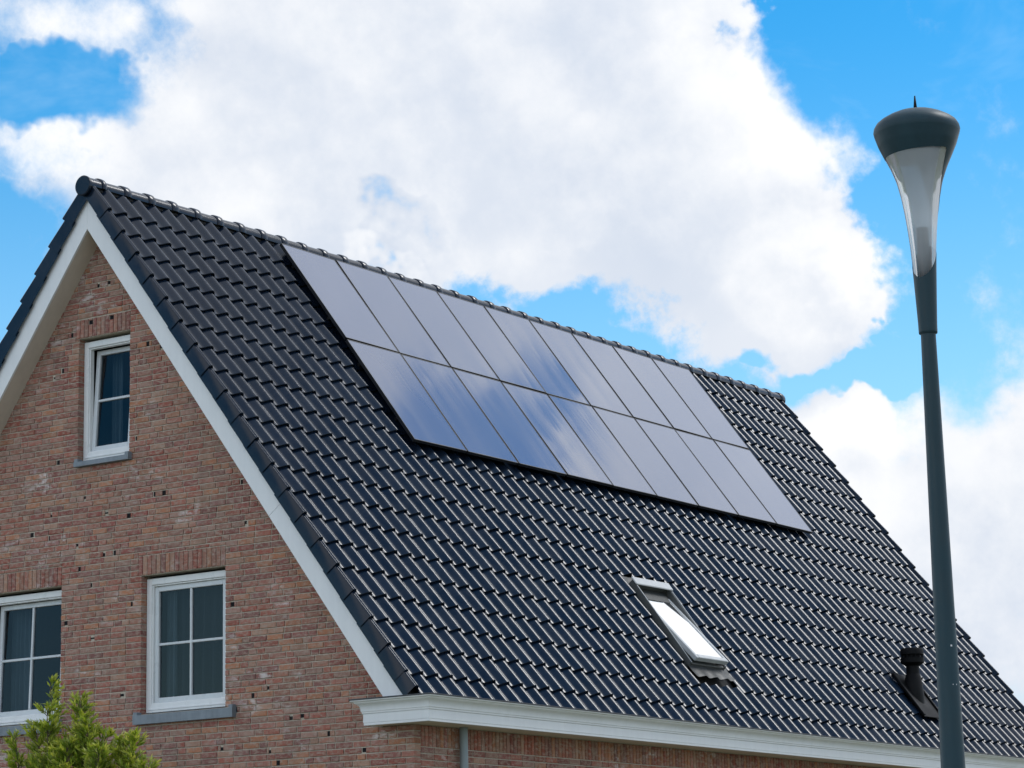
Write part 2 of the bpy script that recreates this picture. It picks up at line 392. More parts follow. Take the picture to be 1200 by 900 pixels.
    def build(s, name, mat, parent=None, smooth=False, fix=True, kind=None):
        o = bpy.data.objects.new(name, s.data(name, mat, smooth, fix)); C.objects.link(o); o.parent = parent
        if kind: o['kind'] = kind
        return o
def smooth_by_angle(o, deg=35):
    me = o.data; me.polygons.foreach_set('use_smooth', [True]*len(me.polygons)); me.set_sharp_from_angle(angle=RAD(deg))
def empty(name, loc=(0, 0, 0), parent=None):
    o = bpy.data.objects.new(name, None); C.objects.link(o); o.location = loc; o.parent = parent; o.empty_display_size = .3; return o
def tag(o, label, cat, group=None):
    o['label'] = label; o['category'] = cat
    if group: o['group'] = group

# ------------------------------------------------------------------ setting
g = MB(); g.quad((-900, -900, 0), (900, -900, 0), (900, 900, 0), (-900, 900, 0))
go = g.build('ground', M['ground']); go['kind'] = 'structure'
g = MB(); g.box(-14.5, -7.5, -60, 60, -.3, .10, .01)
pv = g.build('pavement', M['paving']); pv['kind'] = 'structure'

# ------------------------------------------------------------------ house
ZR = 9.7326                  # height of the roof-plane apex
TH = 0.9313; CT, ST = math.cos(TH), math.sin(TH)
XF = 14.93                   # far end of the roof
XW, YW = .254, 4.03          # gable face, half width of the house
def RP(x, s, n=0., side=-1): # roof coordinates: along the ridge, down the slope, off the surface
    return Vector((x, side*(s*CT + n*ST), ZR - s*ST + n*CT))
def rake_n(y, z): return (z - ZR)*CT + abs(y)*ST       # distance of a gable point off the roof plane
house = empty('brick_house')
tag(house, 'brick house with black tiled roof, white bargeboards and three gable windows', 'house')

# window openings (y left, y right, z bottom, z top)
COURSE = .0615
zb1 = ZR - 5.72
zt1 = zb1 + 23*COURSE
zb0 = zb1 + 44*COURSE
WIN = {'right': (-.575, -1.702, zb1, zt1), 'left': (1.675, .545, zb1, zt1), 'top': (.340, -.388, zb0, ZR-1.688)}
SOLD = .205
HOLES = list(WIN.values())
LINT = {'right': (-.530, -1.702), 'left': (1.70, .545), 'top': (.385, -.388)}
OBST = [(a, bb, z0, z1) for a, bb, z0, z1 in HOLES] + [(LINT[k][0], LINT[k][1], WIN[k][3], WIN[k][3]+SOLD) for k in WIN]

# mortar body of the gable, with openings
ZB = ZR - 7.1
def ylim(z): return min(YW - .008, ((-.20)/CT - (z-ZR))/math.tan(TH+0)*1.0) if False else max(.0, min(YW-.010, (ZR - z - .22/CT)*CT/ST))
def gable(mb, x, z_lo, holes, inset=0.0):
    zs = sorted({z_lo, ZR-.23/CT, ZR - YW*ST/CT - .22/CT} | {h[2] for h in holes} | {h[3] for h in holes})
    for z0, z1 in zip(zs, zs[1:]):
        if z1 <= z_lo: continue
        cut = sorted([(h[1]-inset, h[0]+inset) for h in holes if h[2] <= z0+1e-6 and h[3] >= z1-1e-6])
        edges = []
        cur = 'L'
        for lo, hi in cut: edges.append((cur, lo)); cur = hi
        edges.append((cur, 'R'))
        Y = lambda e, z: -ylim(z) if e == 'L' else ylim(z) if e == 'R' else e
        for e0, e1 in edges:
            mb.quad((x, Y(e0, z0), z0), (x, Y(e1, z0), z0), (x, Y(e1, z1), z1), (x, Y(e0, z1), z1))
gw = MB(); gable(gw, XW+.010, ZB, HOLES)
for (a, bb, z0, z1) in HOLES:       # reveals
    a += .006; bb -= .006; z1 += .003
    x0, x1 = XW+.010, XW+.20
    gw.quad((x0, a, z0), (x1, a, z0), (x1, a, z1), (x0, a, z1)); gw.quad((x0, bb, z0), (x1, bb, z0), (x1, bb, z1), (x0, bb, z1))
    gw.quad((x0, a, z1), (x1, a, z1), (x1, bb, z1), (x0, bb, z1)); gw.quad((x0, a, z0), (x1, a, z0), (x1, bb, z0), (x0, bb, z0))
gable_o = gw.build('gable_wall', M['mortar'], house, fix=False)
sw = MB(); sw.quad((XW+.010, -YW+.010, ZB), (XF-.3, -YW+.010, ZB), (XF-.3, -YW+.010, ZR-5.6), (XW+.010, -YW+.010, ZR-5.6))
side_o = sw.build('side_wall', M['mortar'], house, fix=False)
# lower storey and the faces turned away
lw = MB(); lw.box(XW+.002, XF-.3, -YW+.002, YW, 0, ZB)
lw.build('ground_floor_wall', M['farbrick'], house)
bw = MB(); bw.quad((XF-.3, -YW, ZB), (XF-.3, YW, ZB), (XF-.3, YW, ZR-5.6), (XF-.3, 0, ZR-.3), (XF-.3, -YW, ZR-5.6))
bw.quad((XW, YW, ZB), (XF-.3, YW, ZB), (XF-.3, YW, ZR-5.6), (XW, YW, ZR-5.6))
bw.build('rear_wall', M['farbrick'], house, fix=False)

# --- bricks
PAL = [(.30, .084, .060), (.34, .112, .078), (.27, .080, .066), (.38, .165, .098), (.33, .145, .102), (.30, .150, .118), (.38, .210, .148), (.24, .105, .092), (.40, .165, .088), (.32, .178, .142), (.34, .126, .094), (.29, .126, .090), (.36, .146, .110), (.25, .086, .074)]
SPOTS = [(0.99, -3.732), (0.74, -3.794), (0.333, -3.916), (-0.055, -4.026), (-0.199, -4.031), (0.292, -4.144), (0.12, -4.339), (-0.442, -4.567), (0.477, -4.7), (0.099, -4.882), (-1.791, -4.685), (-1.792, -5.179), (-0.318, -5.5), (-2.056, -5.603), (0.19, -1.529), (-0.116, -1.519), (0.441, -1.641), (-0.637, -1.879), (-0.827, -1.952), (0.571, -2.013), (0.7, -2.079), (-0.481, -2.872), (-0.735, -3.465), (-0.875, -3.472), (0.62, -2.985), (0.232, -3.421), (-0.081, -3.599), (-0.392, -3.659), (0.708, -3.533), (-2.252, -5.549), (-1.837, -5.731), (-2.541, -5.851), (-2.68, -5.852), (-3.005, -6.045), (-1.658, -6.106), (-2.272, -6.166), (-2.376, -6.285), (-1.962, -3.893), (-1.912, -3.466), (-3.427, -6.272), (-0.08, -1.152), (0.073, -1.128)]
SPOTS = [(y, z+ZR) for y, z in SPOTS]
def bcol():
    c = random.choice(PAL); k = random.uniform(.82, 1.18); return tuple(x*k for x in c)
J = .0112
def fill(a, bb):                       # wild bond: random stretchers and headers between a and bb
    out = []; y = a; last = 0
    while y < bb - .02:
        L = .200 if (random.random() < .72 or last == 2) else .095
        last = last+1 if L < .1 else 0
        L += random.uniform(-.004, .004)
        if y == a and random.random() < .5: L *= random.choice((.5, .75, 1))
        e = y + L
        if bb - e < .05: e = bb
        out.append((y, min(e, bb))); y = e + J
    return out
bricks = []                            # (kind, u0, u1, z0, z1, face offset, colour)
z = ZB; 
zs = zb1
k0 = -int((zb1-ZB)/COURSE)
for k in range(k0, 96):
    z0 = zb1 + k*COURSE + J*.5; z1 = z0 + COURSE - J
    if z0 > ZR - .6: break
    lim = min(YW, (ZR - z0 - .24/CT)*CT/ST)
    lo, hi = -lim, min(lim, 2.6)
    br = sorted({lo, hi} | {e for o in OBST for e in o[:2] if lo < e < hi and o[2] < z1 and o[3] > z0})
    segs = []
    for a, e in zip(br, br[1:]):
        m_ = (a+e)/2; zl, zh = z0, z1
        for o in OBST:
            if o[1] <= m_ <= o[0] and o[2] < z1 and o[3] > z0:
                if o[2] <= zl + .004 and o[3] < zh: zl = o[3] + .006
                elif o[3] >= zh - .004 and o[2] > zl: zh = o[2] - .004
                else: zh = zl
        if zh - zl < .012: continue
        if segs and abs(segs[-1][1]-a) < 1e-6 and segs[-1][2:] == (zl, zh): segs[-1] = (segs[-1][0], e, zl, zh)
        else: segs.append((a, e, zl, zh))
    for a, e, zl, zh in segs:
        aa = a if abs(a-lo) < 1e-6 else a + (0 if any(abs(a-h[0]) < 1e-6 and h[2] <= z0 and h[3] >= z1 for h in HOLES) else .004)
        ee = e if abs(e-hi) < 1e-6 else e - (0 if any(abs(e-h[1]) < 1e-6 and h[2] <= z0 and h[3] >= z1 for h in HOLES) else .004)
        for u0, u1 in fill(aa, ee): bricks.append(['g', u0, u1, zl, zh, random.uniform(-.003, .0025), bcol()])
for k in WIN:                          # soldier courses over the windows
    y1, y0 = LINT[k]; zt = WIN[k][3] + .004; n = round((y1-y0)/.0605); w = (y1-y0)/n
    for i in range(n):
        c = random.choice(PAL); q = random.uniform(.85, 1.1)
        bricks.append(['g', y0+i*w+.004, y0+(i+1)*w-.004, zt+random.uniform(0, .003), zt+SOLD-.008, random.uniform(-.003, .002), tuple(x*q for x in c)])
for sy, sz in SPOTS:                   # burnt, nearly black ends and chips
    for i, B in enumerate(bricks):
        if B[1] <= sy <= B[2] and B[3]-.006 <= sz <= B[4]+.006:
            w = random.uniform(.022, .055); a, e = max(B[1], sy-w/2), min(B[2], sy+w/2)
            q_ = random.uniform(0, .45)*(B[4]-B[3]); new = [[B[0], a, e, B[3]+(q_ if random.random() < .5 else 0), B[4]-(q_ if random.random() < .5 else 0), .005, (.012, .011, .012)]]
            if a - B[1] > .02: new.append([B[0], B[1], a-.001] + B[3:])
            if B[2] - e > .02: new.append([B[0], e+.001, B[2]] + B[3:])
            if B[4]-B[3] > .1:         # only a spot on an upright brick
                c_ = min(max(sz, B[3]+.03), B[4]-.03); new[0][3], new[0][4] = c_-.022, c_+.022; new[0][1], new[0][2] = B[1], B[2]
                new = [new[0], B[:3]+[B[3], c_-.023]+B[5:], B[:3]+[c_+.023, B[4]]+B[5:]]
            bricks[i:i+1] = new; break
sb = []                                # side wall under the eaves
ztop = ZR - 6.03
for i in range(210):
    x0 = .37 + i*.0615
    if x0 > 13.5: break
    sb.append(['s', x0, x0+.051, ztop-.20, ztop-.004, random.uniform(-.003, .003), bcol()])
zz = ztop - .21; r = 0
while zz > ZB:
    for u0, u1 in fill(.365, 13.5): sb.append(['s', u0, u1, zz-.051, zz, random.uniform(-.003, .0025), bcol()])
    zz -= COURSE
def add_brick(mb, B, ox=0, oy=0, oz=0):
    kd, u0, u1, z0, z1, off, col = B; c = .0035; j = lambda: random.uniform(-.0012, .0012)
    def P(u, d, zq): return (XW+off+d-ox, u-oy, zq-oz) if kd == 'g' else (u-ox, -YW-off*0+abs(off)*.5+d-oy, zq-oz)
    w, dp = (u0, u1), .1
    fr = [P(u0+c+j(), 0, z0+c+j()), P(u1-c+j(), 0, z0+c+j()), P(u1-c+j(), 0, z1-c+j()), P(u0+c+j(), 0, z1-c+j())]
    md = [P(u0, c, z0), P(u1, c, z0), P(u1, c, z1), P(u0, c, z1)]
    bk = [P(u0, dp, z0), P(u1, dp, z0), P(u1, dp, z1), P(u0, dp, z1)]
    fs = [(0, 1, 2, 3)] + [(k, (k+1) % 4, (k+1) % 4+4, k+4)[::-1] for k in range(4)] + [(k+4, (k+1) % 4+4, (k+1) % 4+8, k+8)[::-1] for k in range(4)]
    if kd == 'g': fs = [f[::-1] for f in fs]
    mb.mesh(fr+md+bk, fs, col)
def bscore(B):
    if B[0] == 'g': p = Vector((XW, (B[1]+B[2])/2, (B[3]+B[4])/2)); face = (p-CAM_POS).normalized().x
    else: p = Vector(((B[1]+B[2])/2, -YW, (B[3]+B[4])/2)); face = (p-CAM_POS).normalized().y
    q = p - CAM_POS; d = q.dot(Fw); px = 600+3186.7*q.dot(Rt)/d; py = 450-3186.7*q.dot(Up)/d
    if not (2 < px < 1198 and 2 < py < 897): return 0
    if B[0] == 'g' and rake_n(p.y, p.z) > -.40: return 0
    if B[0] == 'g' and p.y < -3.6 and p.z > ZR-6.07: return 0
    if B[0] == 's' and p.z > ZR-6.15: return 0
    return (B[2]-B[1])*(B[4]-B[3])*face/d**2
allb = sorted(bricks+sb, key=bscore, reverse=True)
single = allb[:290]; rest = allb[290:]
for B in single:
    u, zc = (B[1]+B[2])/2, (B[3]+B[4])/2
    loc = (XW, u, zc) if B[0] == 'g' else (u, -YW, zc)
    mb = MB(); add_brick(mb, B, *loc)
    o = mb.build('brick', M['brick'], gable_o if B[0] == 'g' else side_o, fix=False); o.location = loc
for kd, par in (('g', gable_o), ('s', side_o)):
    mb = MB()
    for B in rest:
        if B[0] == kd: add_brick(mb, B)
    mb.build('brickwork', M['brick'], par, fix=False, kind='stuff')

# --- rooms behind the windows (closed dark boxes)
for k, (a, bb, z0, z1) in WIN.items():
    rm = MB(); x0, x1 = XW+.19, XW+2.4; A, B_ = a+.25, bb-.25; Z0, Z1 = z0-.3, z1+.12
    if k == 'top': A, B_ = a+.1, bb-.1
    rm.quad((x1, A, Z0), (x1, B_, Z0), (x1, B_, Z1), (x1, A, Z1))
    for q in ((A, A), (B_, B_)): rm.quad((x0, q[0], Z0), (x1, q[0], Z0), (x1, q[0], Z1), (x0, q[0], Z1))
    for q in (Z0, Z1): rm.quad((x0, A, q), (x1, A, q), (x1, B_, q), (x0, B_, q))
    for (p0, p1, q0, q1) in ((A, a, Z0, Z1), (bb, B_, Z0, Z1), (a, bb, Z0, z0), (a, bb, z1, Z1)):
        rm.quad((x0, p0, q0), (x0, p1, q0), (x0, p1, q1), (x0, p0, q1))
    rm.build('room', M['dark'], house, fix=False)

# --- gable windows
def ring(mb, y0, y1, z0, z1, w, x0, x1, wb=None, ch=.004):
    wb = wb or w
    mb.box(x0, x1, y0, y0+w, z0, z1, ch); mb.box(x0, x1, y1-w, y1, z0, z1, ch)
    mb.box(x0, x1, y0+w-.001, y1-w+.001, z1-w, z1-.0006, ch); mb.box(x0, x1, y0+w-.001, y1-w+.001, z0+.0006, z0+wb, ch)
def window(key, label, cols, rows, tilt, sill, lab_kw=None):
    a, bb, z0, z1 = WIN[key]; yc = (a+bb)/2; hw = (a-bb)/2; h = z1-z0
    root = empty('window', (XW, yc, z0), house); root['label'] = label
    e = .004
    f = MB(); ring(f, -hw+e, hw-e, e+.012, h-.028, .066, .080, .165, .085); f.build('frame', M['pvc'], root)
    f = MB(); ring(f, -hw+.0665, hw-.0665, .098, h-.0945, .016, .094, .150); f.build('inner_frame', M['pvc'], root)
    f = MB(); f.box(.072, .10, -hw+.03, hw-.03, .040, .062, .004); f.build('drip_rail', M['pvc'], root)
    sa = empty('sash', (.118, 0, .114), root)
    sa.rotation_euler = (0, RAD(tilt), 0)
    y0, y1, H = -hw+.083, hw-.083, h-.0945-.016-.114-.001
    s = MB(); ring(s, y0, y1, 0, H, .052, 0, .05); s.build('sash_frame', M['sash'], sa)
    gy0, gy1, gz0, gz1 = y0+.052, y1-.052, .052, H-.052
    for i in range(1, cols):
        yy = gy0+(gy1-gy0)*i/cols; q = MB(); q.box(.004, .046, yy-.013, yy+.013, gz0, gz1, .004); q.build('glazing_bar', M['sash'], sa)
    for j in range(1, rows):
        zz = gz0+(gz1-gz0)*j/rows; q = MB(); q.box(.006, .044, gy0, gy1, zz-.013, zz+.013, .004); q.build('glazing_bar', M['sash'], sa)
    for i in range(cols):
        for j in range(rows):
            p0, p1 = gy0+(gy1-gy0)*i/cols, gy0+(gy1-gy0)*(i+1)/cols; q0, q1 = gz0+(gz1-gz0)*j/rows, gz0+(gz1-gz0)*(j+1)/rows
            q = MB(); q.quad((.026, p0, q0), (.026, p0, q1), (.026, p1, q1), (.026, p1, q0)); pn = q.build('pane', M['glass'], sa, fix=False)
            pn.rotation_euler = (0, RAD(random.uniform(-.15, .15)), RAD(random.uniform(-.15, .15)))
    ya, yb, zh = sill
    s = MB(); s.mesh([(-.06, yb, -zh), (-.06, ya, -zh), (.12, ya, -zh), (.12, yb, -zh), (-.06, yb, -.012), (-.06, ya, -.012), (.12, ya, .010), (.12, yb, .010)],
           [(0, 1, 2, 3), (4, 7, 6, 5), (0, 4, 5, 1), (1, 5, 6, 2), (2, 6, 7, 3), (3, 7, 4, 0)])
    for yy in (ya, yb):
        q = -1 if yy == ya else 1
        s.box(-.055, .02, min(yy+q*.001, yy+q*.055), max(yy+q*.001, yy+q*.055), -.03, .020, .004)
    s.build('sill', M['stone'], root)
    return root
window('right', 'four pane lower window with net curtain, beside the roof edge', 2, 2, 0, (.615, -.705, .105))
window('left', 'four pane lower window tilted open, cut by the left edge', 2, 2, 2.2, (.60, -.60, .105))
window('top', 'small two pane attic window tilted open under the apex', 1, 2, 3.8, (.365, -.405, .062))
M['drape'] = painted('drape_cloth', (.34, .37, .37), .9, .08)
def curtain(y0, y1, z0, z1, x, label, amp=.055, folds=7, mat='curtain'):
    mb = MB(); n = 90; vs = []; ph = random.uniform(0, 6)
    for i in range(n+1):
        t = i/n; y = y0+(y1-y0)*t
        for j in range(5):
            q = j/4; vs.append((x + amp*math.sin(t*folds*6.28+ph+.5*math.sin(q*3+t*9))*(.5+.5*q) + .01*math.sin(t*31), y, z1+(z0-z1)*q))
    mb.mesh(vs, [(i*5+j, i*5+j+1, (i+1)*5+j+1, (i+1)*5+j) for i in range(n) for j in range(4)])
    o = mb.build('curtain', M[mat], smooth=True, fix=False); tag(o, label, 'curtain')
a, bb, z0, z1 = WIN['right']; curtain(a-.07, bb+.07, z0+.05, z1-.05, XW+.34, 'grey net curtain hanging behind the right lower gable window')
curtain(a-.12, a-.25, z0+.05, z1-.05, XW+.28, 'narrow pale drape at the left edge inside the right lower gable window', .02, 3, 'drape')
a, bb, z0, z1 = WIN['left']; curtain(a-.07, a-.34, z0+.05, z1-.05, XW+.36, 'narrow drawn curtain at the side of the left lower gable window', .03, 4, 'drape')
a, bb, z0, z1 = WIN['top']; curtain(a-.10, a-.24, z0+.05, z1-.05, XW+.42, 'narrow pale curtain inside the small attic window', .025, 3, 'drape')

# --- bargeboards, soffits
def board(s0, s1, side, n0, n1, zc=None, apex=False):
    # polygon in (y,z): outer line n0, inner line n1
    def yz(s, n):
        p = RP(0, s, n, side); return (p.y, p.z)
    def at_y0(n): return (0.0, ZR + n/CT)
    def at_z(n, z): # point on line n at height z
        s = (ZR - z + n*CT)/ST; return yz(s, n)
    pts = [at_y0(n0) if apex else yz(s0, n0), at_z(n0, zc) if zc else yz(s1, n0), at_z(n1, zc) if zc else yz(s1, n1), at_y0(n1) if apex else yz(s0, n1)]
    return pts
ZC = ZR - 5.800
for side in (-1, 1):
    for args in ((0, 4.62, None, True), (4.624, 9, ZC, False)):
        mb = MB(); pts = board(args[0], args[1], side, -.137, -.351, args[2], args[3])
        if args[3]: pts[0] = (side*.0008, pts[0][1]); pts[3] = (side*.0008, pts[3][1])
        mb.prism(pts, 0, .024); mb.build('bargeboard', M['white'], house)
    mb = MB(); mb.prism(board(0, 0, side, -.335, -.351, ZC-.02, True), .0245, XW+.015); mb.build('verge_soffit', M['soffit'], house)
    mb = MB(); mb.prism(board(0, 0, side, -.137, -.16, ZC, True), .0245, XW+.3); mb.build('verge_soffit', M['soffit'], house)

# --- cornice gutter: moulding swept round the corner
def sweep(mb, prof, path_fn, closed_ends=True):
    rows = [path_fn(o, z) for o, z in prof]; n = len(rows[0]); m_ = len(rows)
    vs = [p for r_ in rows for p in r_]; fs = []
    for i in range(m_):
        i2 = (i+1) % m_
        for k in range(n-1): fs.append((i*n+k, i*n+k+1, i2*n+k+1, i2*n+k))
    fs.append(tuple(i*n for i in range(m_))); fs.append(tuple(i*n+n-1 for i in reversed(range(m_))))
    mb.mesh(vs, fs)
YE, YL = -4.39, -3.63
def path_r(o, z): return [(XW+.004, YL+o, z), (-o, YL+o, z), (-o, YE-o, z), (XF-.02, YE-o, z)]
def path_l(o, z): return [(XW+.004, -YL-o, z), (-o, -YL-o, z), (-o, -YE+o, z), (XF-.02, -YE+o, z)]
zq = lambda v: ZR+v
crown = [(-.02, zq(-5.925)), (.012, zq(-5.925)), (.014, zq(-5.908)), (.020, zq(-5.905)), (.021, zq(-5.892)), (.024, zq(-5.872)), (.033, zq(-5.852)), (.048, zq(-5.838)), (.062, zq(-5.831)), (.066, zq(-5.826)), (.067, zq(-5.818)), (.091, zq(-5.812)), (.095, zq(-5.802)), (-.02, zq(-5.802))]
fasc = [(-.03, zq(-6.036)), (-.002, zq(-6.036)), (0, zq(-6.034)), (0, zq(-6.012)), (.004, zq(-6.010)), (.004, zq(-5.9262)), (-.03, zq(-5.9262))]
lip = [(-.02, zq(-5.8012)), (.097, zq(-5.8012)), (.102, zq(-5.797)), (.102, zq(-5.789)), (.092, zq(-5.787)), (.085, zq(-5.792)), (-.02, zq(-5.792))]
for pth in (path_r, path_l):
    co = empty('cornice', (0, 0, 0), house)
    for nm, pr, mt in (('crown_moulding', crown, 'white'), ('fascia', fasc, 'white'), ('gutter_edge', lip, 'zinc')):
        mb = MB(); sweep(mb, pr, pth); o = mb.build(nm, M[mt], co); smooth_by_angle(o, 25)
    sg = -1 if pth is path_r else 1
    mb = MB(); ya, yb = sorted((sg*4.37, sg*3.95)); mb.box(.02, XF-.05, ya, yb, zq(-6.028), zq(-6.012))
    ya, yb = sorted((sg*3.94, sg*3.64)); mb.box(.02, XW+.01, ya, yb, zq(-6.028), zq(-6.012)); mb.build('soffit', M['soffit'], co)
    mb = MB(); ya, yb = sorted((sg*4.38, sg*3.7)); mb.box(.01, XF-.05, ya, yb, zq(-5.88), zq(-5.87)); mb.build('gutter_bed', M['zinc'], co)
dp = MB(); dp.tube([(.955, -4.10, zq(-6.03)), (.955, -4.10, .3), (.955, -4.16, .05)], [.041]*3, 20)
o = dp.build('downpipe', M['pipe'], house); smooth_by_angle(o)

# --- roof
roof_o = MB()
for side in (-1, 1):
    pts = [RP(0, .05, -.10, side), RP(0, 7.25, -.10, side), RP(0, 7.25, -.135, side), RP(0, .05, -.135, side)]
    roof_o.prism([(p.y, p.z) for p in pts], .03, XF-.06)
roof_o = roof_o.build('roof', M['deck'], house)
TW, GAUGE, S0, NROW, NCOL, XC0 = .2365, .3365, .545, 21, 62, .22
PROF = [(u_, h_+.0130) for u_, h_ in ((.38, 0.), (.47, .001), (.56, .0060), (.66, .0195), (.76, .0337), (.85, .0463), (.895, .0518), (.925, .0547), (.94, .0558), (.955, .0566), (.98, .0575), (1.0, .0578), (1.02, .0574), (1.05, .0560), (1.09, .0525), (1.13, .047), (1.18, .036), (1.24, .019), (1.30, .006), (1.37, .001))]
TL, TT, DROP = .40, .024, .030
def tile_mesh(mb, prof, M4=None, flap=None):
    """profile in (x, height); local y runs up the slope from the nose"""
    pts = []; n = len(prof)
    for x, h in prof: pts.append((x, 0.004, h-.041-TT+.004))      # bottom of the nose
    for x, h in prof: pts.append((x, 0.0, h-.041-.005))
    for x, h in prof: pts.append((x, .005, h-.0405))
    for x, h in prof: pts.append((x, TL, h-.041-DROP*TL/GAUGE))
    for x, h in prof: pts.append((x, .07, h-.041-TT+.004))
    fs = []
    for r_ in range(3):
        for k in range(n-1): fs.append((r_*n+k, r_*n+k+1, (r_+1)*n+k+1, (r_+1)*n+k))
    for k in range(n-1): fs.append((k+1, k, 4*n+k, 4*n+k+1))
    fs.append((0, n, 2*n, 3*n)[::-1]); fs.append((n-1, 2*n-1, 3*n-1, 4*n-1))
    if M4 is not None: pts = [M4 @ Vector(p) for p in pts]
    mb.mesh(pts, fs)
tprof = [((u-1)*TW, h) for u, h in PROF]
tmb = MB(); tile_mesh(tmb, tprof); tdata = tmb.data('roof_tile', M['tile']); 
tdata.polygons.foreach_set('use_smooth', [True]*len(tdata.polygons)); tdata.set_sharp_from_angle(angle=RAD(32))
def slope_mat(side):
    if side < 0: cx, cy, cz = Vector((1, 0, 0)), Vector((0, CT, ST)), Vector((0, -ST, CT))
    else: cx, cy, cz = Vector((-1, 0, 0)), Vector((0, -CT, ST)), Vector((0, ST, CT))
    def f(x, s, n=0.):
        p = RP(x if side < 0 else XF-.05-x, s, n, side)
        m_ = Matrix(((cx.x, cy.x, cz.x, p.x), (cx.y, cy.y, cz.y, p.y), (cx.z, cy.z, cz.z, p.z), (0, 0, 0, 1)))
        return m_
    return f
SK = (5.76, 6.54, 5.05, 6.30)         # roof window x0 x1 s0 s1
PX0, PS0, PW, PH = 2.884, .300, 1.0, 1.569
MR = slope_mat(-1); ML = slope_mat(1)
cand = []
for r_ in range(NROW):
    for k in range(NCOL):
        x = XC0 + k*TW; s = S0 + r_*GAUGE
        if SK[0]-.03 < x-.02 < SK[1]+.08 and s-GAUGE < SK[3]-.02 and s > SK[2]+.05: continue
        cand.append((x, s))
def tscore(c):
    x, s = c; p = RP(x, s-.15, 0)
    q = p-CAM_POS; d = q.dot(Fw); px = 600+3186.7*q.dot(Rt)/d; py = 450-3186.7*q.dot(Up)/d
    if not (0 < px < 1200 and 0 < py < 900): return 0
    if PX0-.1 < x < PX0+9*PW and PS0 < s-.1 < PS0+2*PH: return 0
    return -(q.dot(q.normalized()) if False else 1)*0 + abs(q.normalized().dot(Vector((0, -ST, CT))))/d**2*(.55 if s > 7.1 else 1)
cand.sort(key=tscore, reverse=True)
jit = lambda: Matrix.Translation((random.uniform(-.0015, .0015), random.uniform(-.003, .003), random.uniform(-.001, .0015))) @ Matrix.Rotation(random.uniform(-.004, .004), 4, 'Z') @ Matrix.Rotation(random.uniform(-.006, .006), 4, 'X')
for x, s in cand[:300]:
    o = bpy.data.objects.new('roof_tile', tdata); C.objects.link(o); o.parent = roof_o; o.matrix_local = MR(x, s) @ jit()
def joined(items, Mf):
    mb = MB()
    for x, s in items: tile_mesh(mb, tprof, Mf(x, s) @ jit())
    o = mb.build('tile_field', M['tile'], roof_o, fix=False, kind='stuff'); smooth_by_angle(o, 32); return o
joined(cand[300:], MR)
joined([(XC0+k*TW, S0+r_*GAUGE) for r_ in range(NROW) for k in range(NCOL)], ML)
# verge tiles: a crest, a flat shoulder and a flap hanging over the bargeboard
def verge_mesh(near):
    mb = MB()
    pr = [(-.032, -.080), (-.0315, .048), (-.029, .057), (-.024, .0605), (-.019, .0608), (-.012, .0650), (-.006, .0695), (.001, .0708), (.008, .0700), (.014, .0675), (.022, .062), (.031, .054), (.042, .041), (.056, .026), (.071, .017), (.088, .013)] if near else \
         [(-.075, 0), (-.060, .008), (-.043, .028), (-.026, .052), (-.0154, .064), (-.007, .0692), (0, .0705), (.006, .0695), (.02, .0640), (.035, .0605), (.045, .056), (.052, .045), (.0525, -.105)]
    tile_mesh(mb, pr)
    me = mb.data('verge_tile', M['tile']); me.polygons.foreach_set('use_smooth', [True]*len(me.polygons)); me.set_sharp_from_angle(angle=RAD(30))
    return me
vn, vf = verge_mesh(True), verge_mesh(False)
for Mf in (MR, ML):
    for r_ in range(NROW):
        for me, x in ((vn, XC0-TW), (vf, XC0+NCOL*TW-.015)):
            if r_ == NROW-1: o_s = -.145
            else: o_s = 0.0
            o = bpy.data.objects.new('verge_tile', me); C.objects.link(o); o.parent = roof_o; o.matrix_local = Mf(x, S0+r_*GAUGE+o_s, .002 if me is vn else .0) @ Matrix.Rotation(-.035 if me is vn else .035, 4, 'Z') @ jit()
# ridge
RZ = ZR - .128
def ridge_mesh():
    mb = MB(); n = 14; secs = [(0, .098), (.29, .105), (.292, .113), (.30, .119), (.345, .121), (.385, .120), (.392, .115), (.392, .100)]
    vs = []
    for x, r_ in secs:
        for k in range(n+1):
            a = math.pi*(1.08*k/n - .04); vs.append((x, r_*math.cos(a), r_*math.sin(a)))
    mb.mesh(vs, [(i*(n+1)+k, i*(n+1)+k+1, (i+1)*(n+1)+k+1, (i+1)*(n+1)+k) for i in range(len(secs)-1) for k in range(n)])
    me = mb.data('ridge_tile', M['ridge'], fix=True); me.polygons.foreach_set('use_smooth', [True]*len(me.polygons)); me.set_sharp_from_angle(angle=RAD(35)); return me
rm_ = ridge_mesh()
x = -.215
while x < XF - .3:
    o = bpy.data.objects.new('ridge_tile', rm_); C.objects.link(o); o.parent = roof_o
    o.location = (max(x, -.06) if x < 0 else x, random.uniform(-.003, .003), RZ+random.uniform(-.002, .002)); o.rotation_euler = (0, random.uniform(-.006, .006), random.uniform(-.006, .006))
    if x < 0: o.scale = (.235/.392, 1, 1); x = -.06+.235-.392+.012
    x += .378
    last = x
for xx, nm in ((-.085, 'ridge_end_cap'), (XF-.01, 'ridge_end_cap')):
    mb = MB(); mb.tube([(xx, 0, RZ), (xx+.008, 0, RZ), (xx+.032, 0, RZ), (xx+.04, 0, RZ)], [.098, .109, .109, .100], 32); o = mb.build(nm, M['tile'], roof_o); smooth_by_angle(o)
mb = MB()
for side in (-1, 1):
    p = [RP(0, .10, -.02, side), RP(0, .19, -.035, side), RP(0, .19, -.10, side), RP(0, .10, -.10, side)]
    mb.prism([(q.y, q.z) for q in p], 0, XF-.1)
mb.build('ridge_underlay', M['deck'], roof_o)

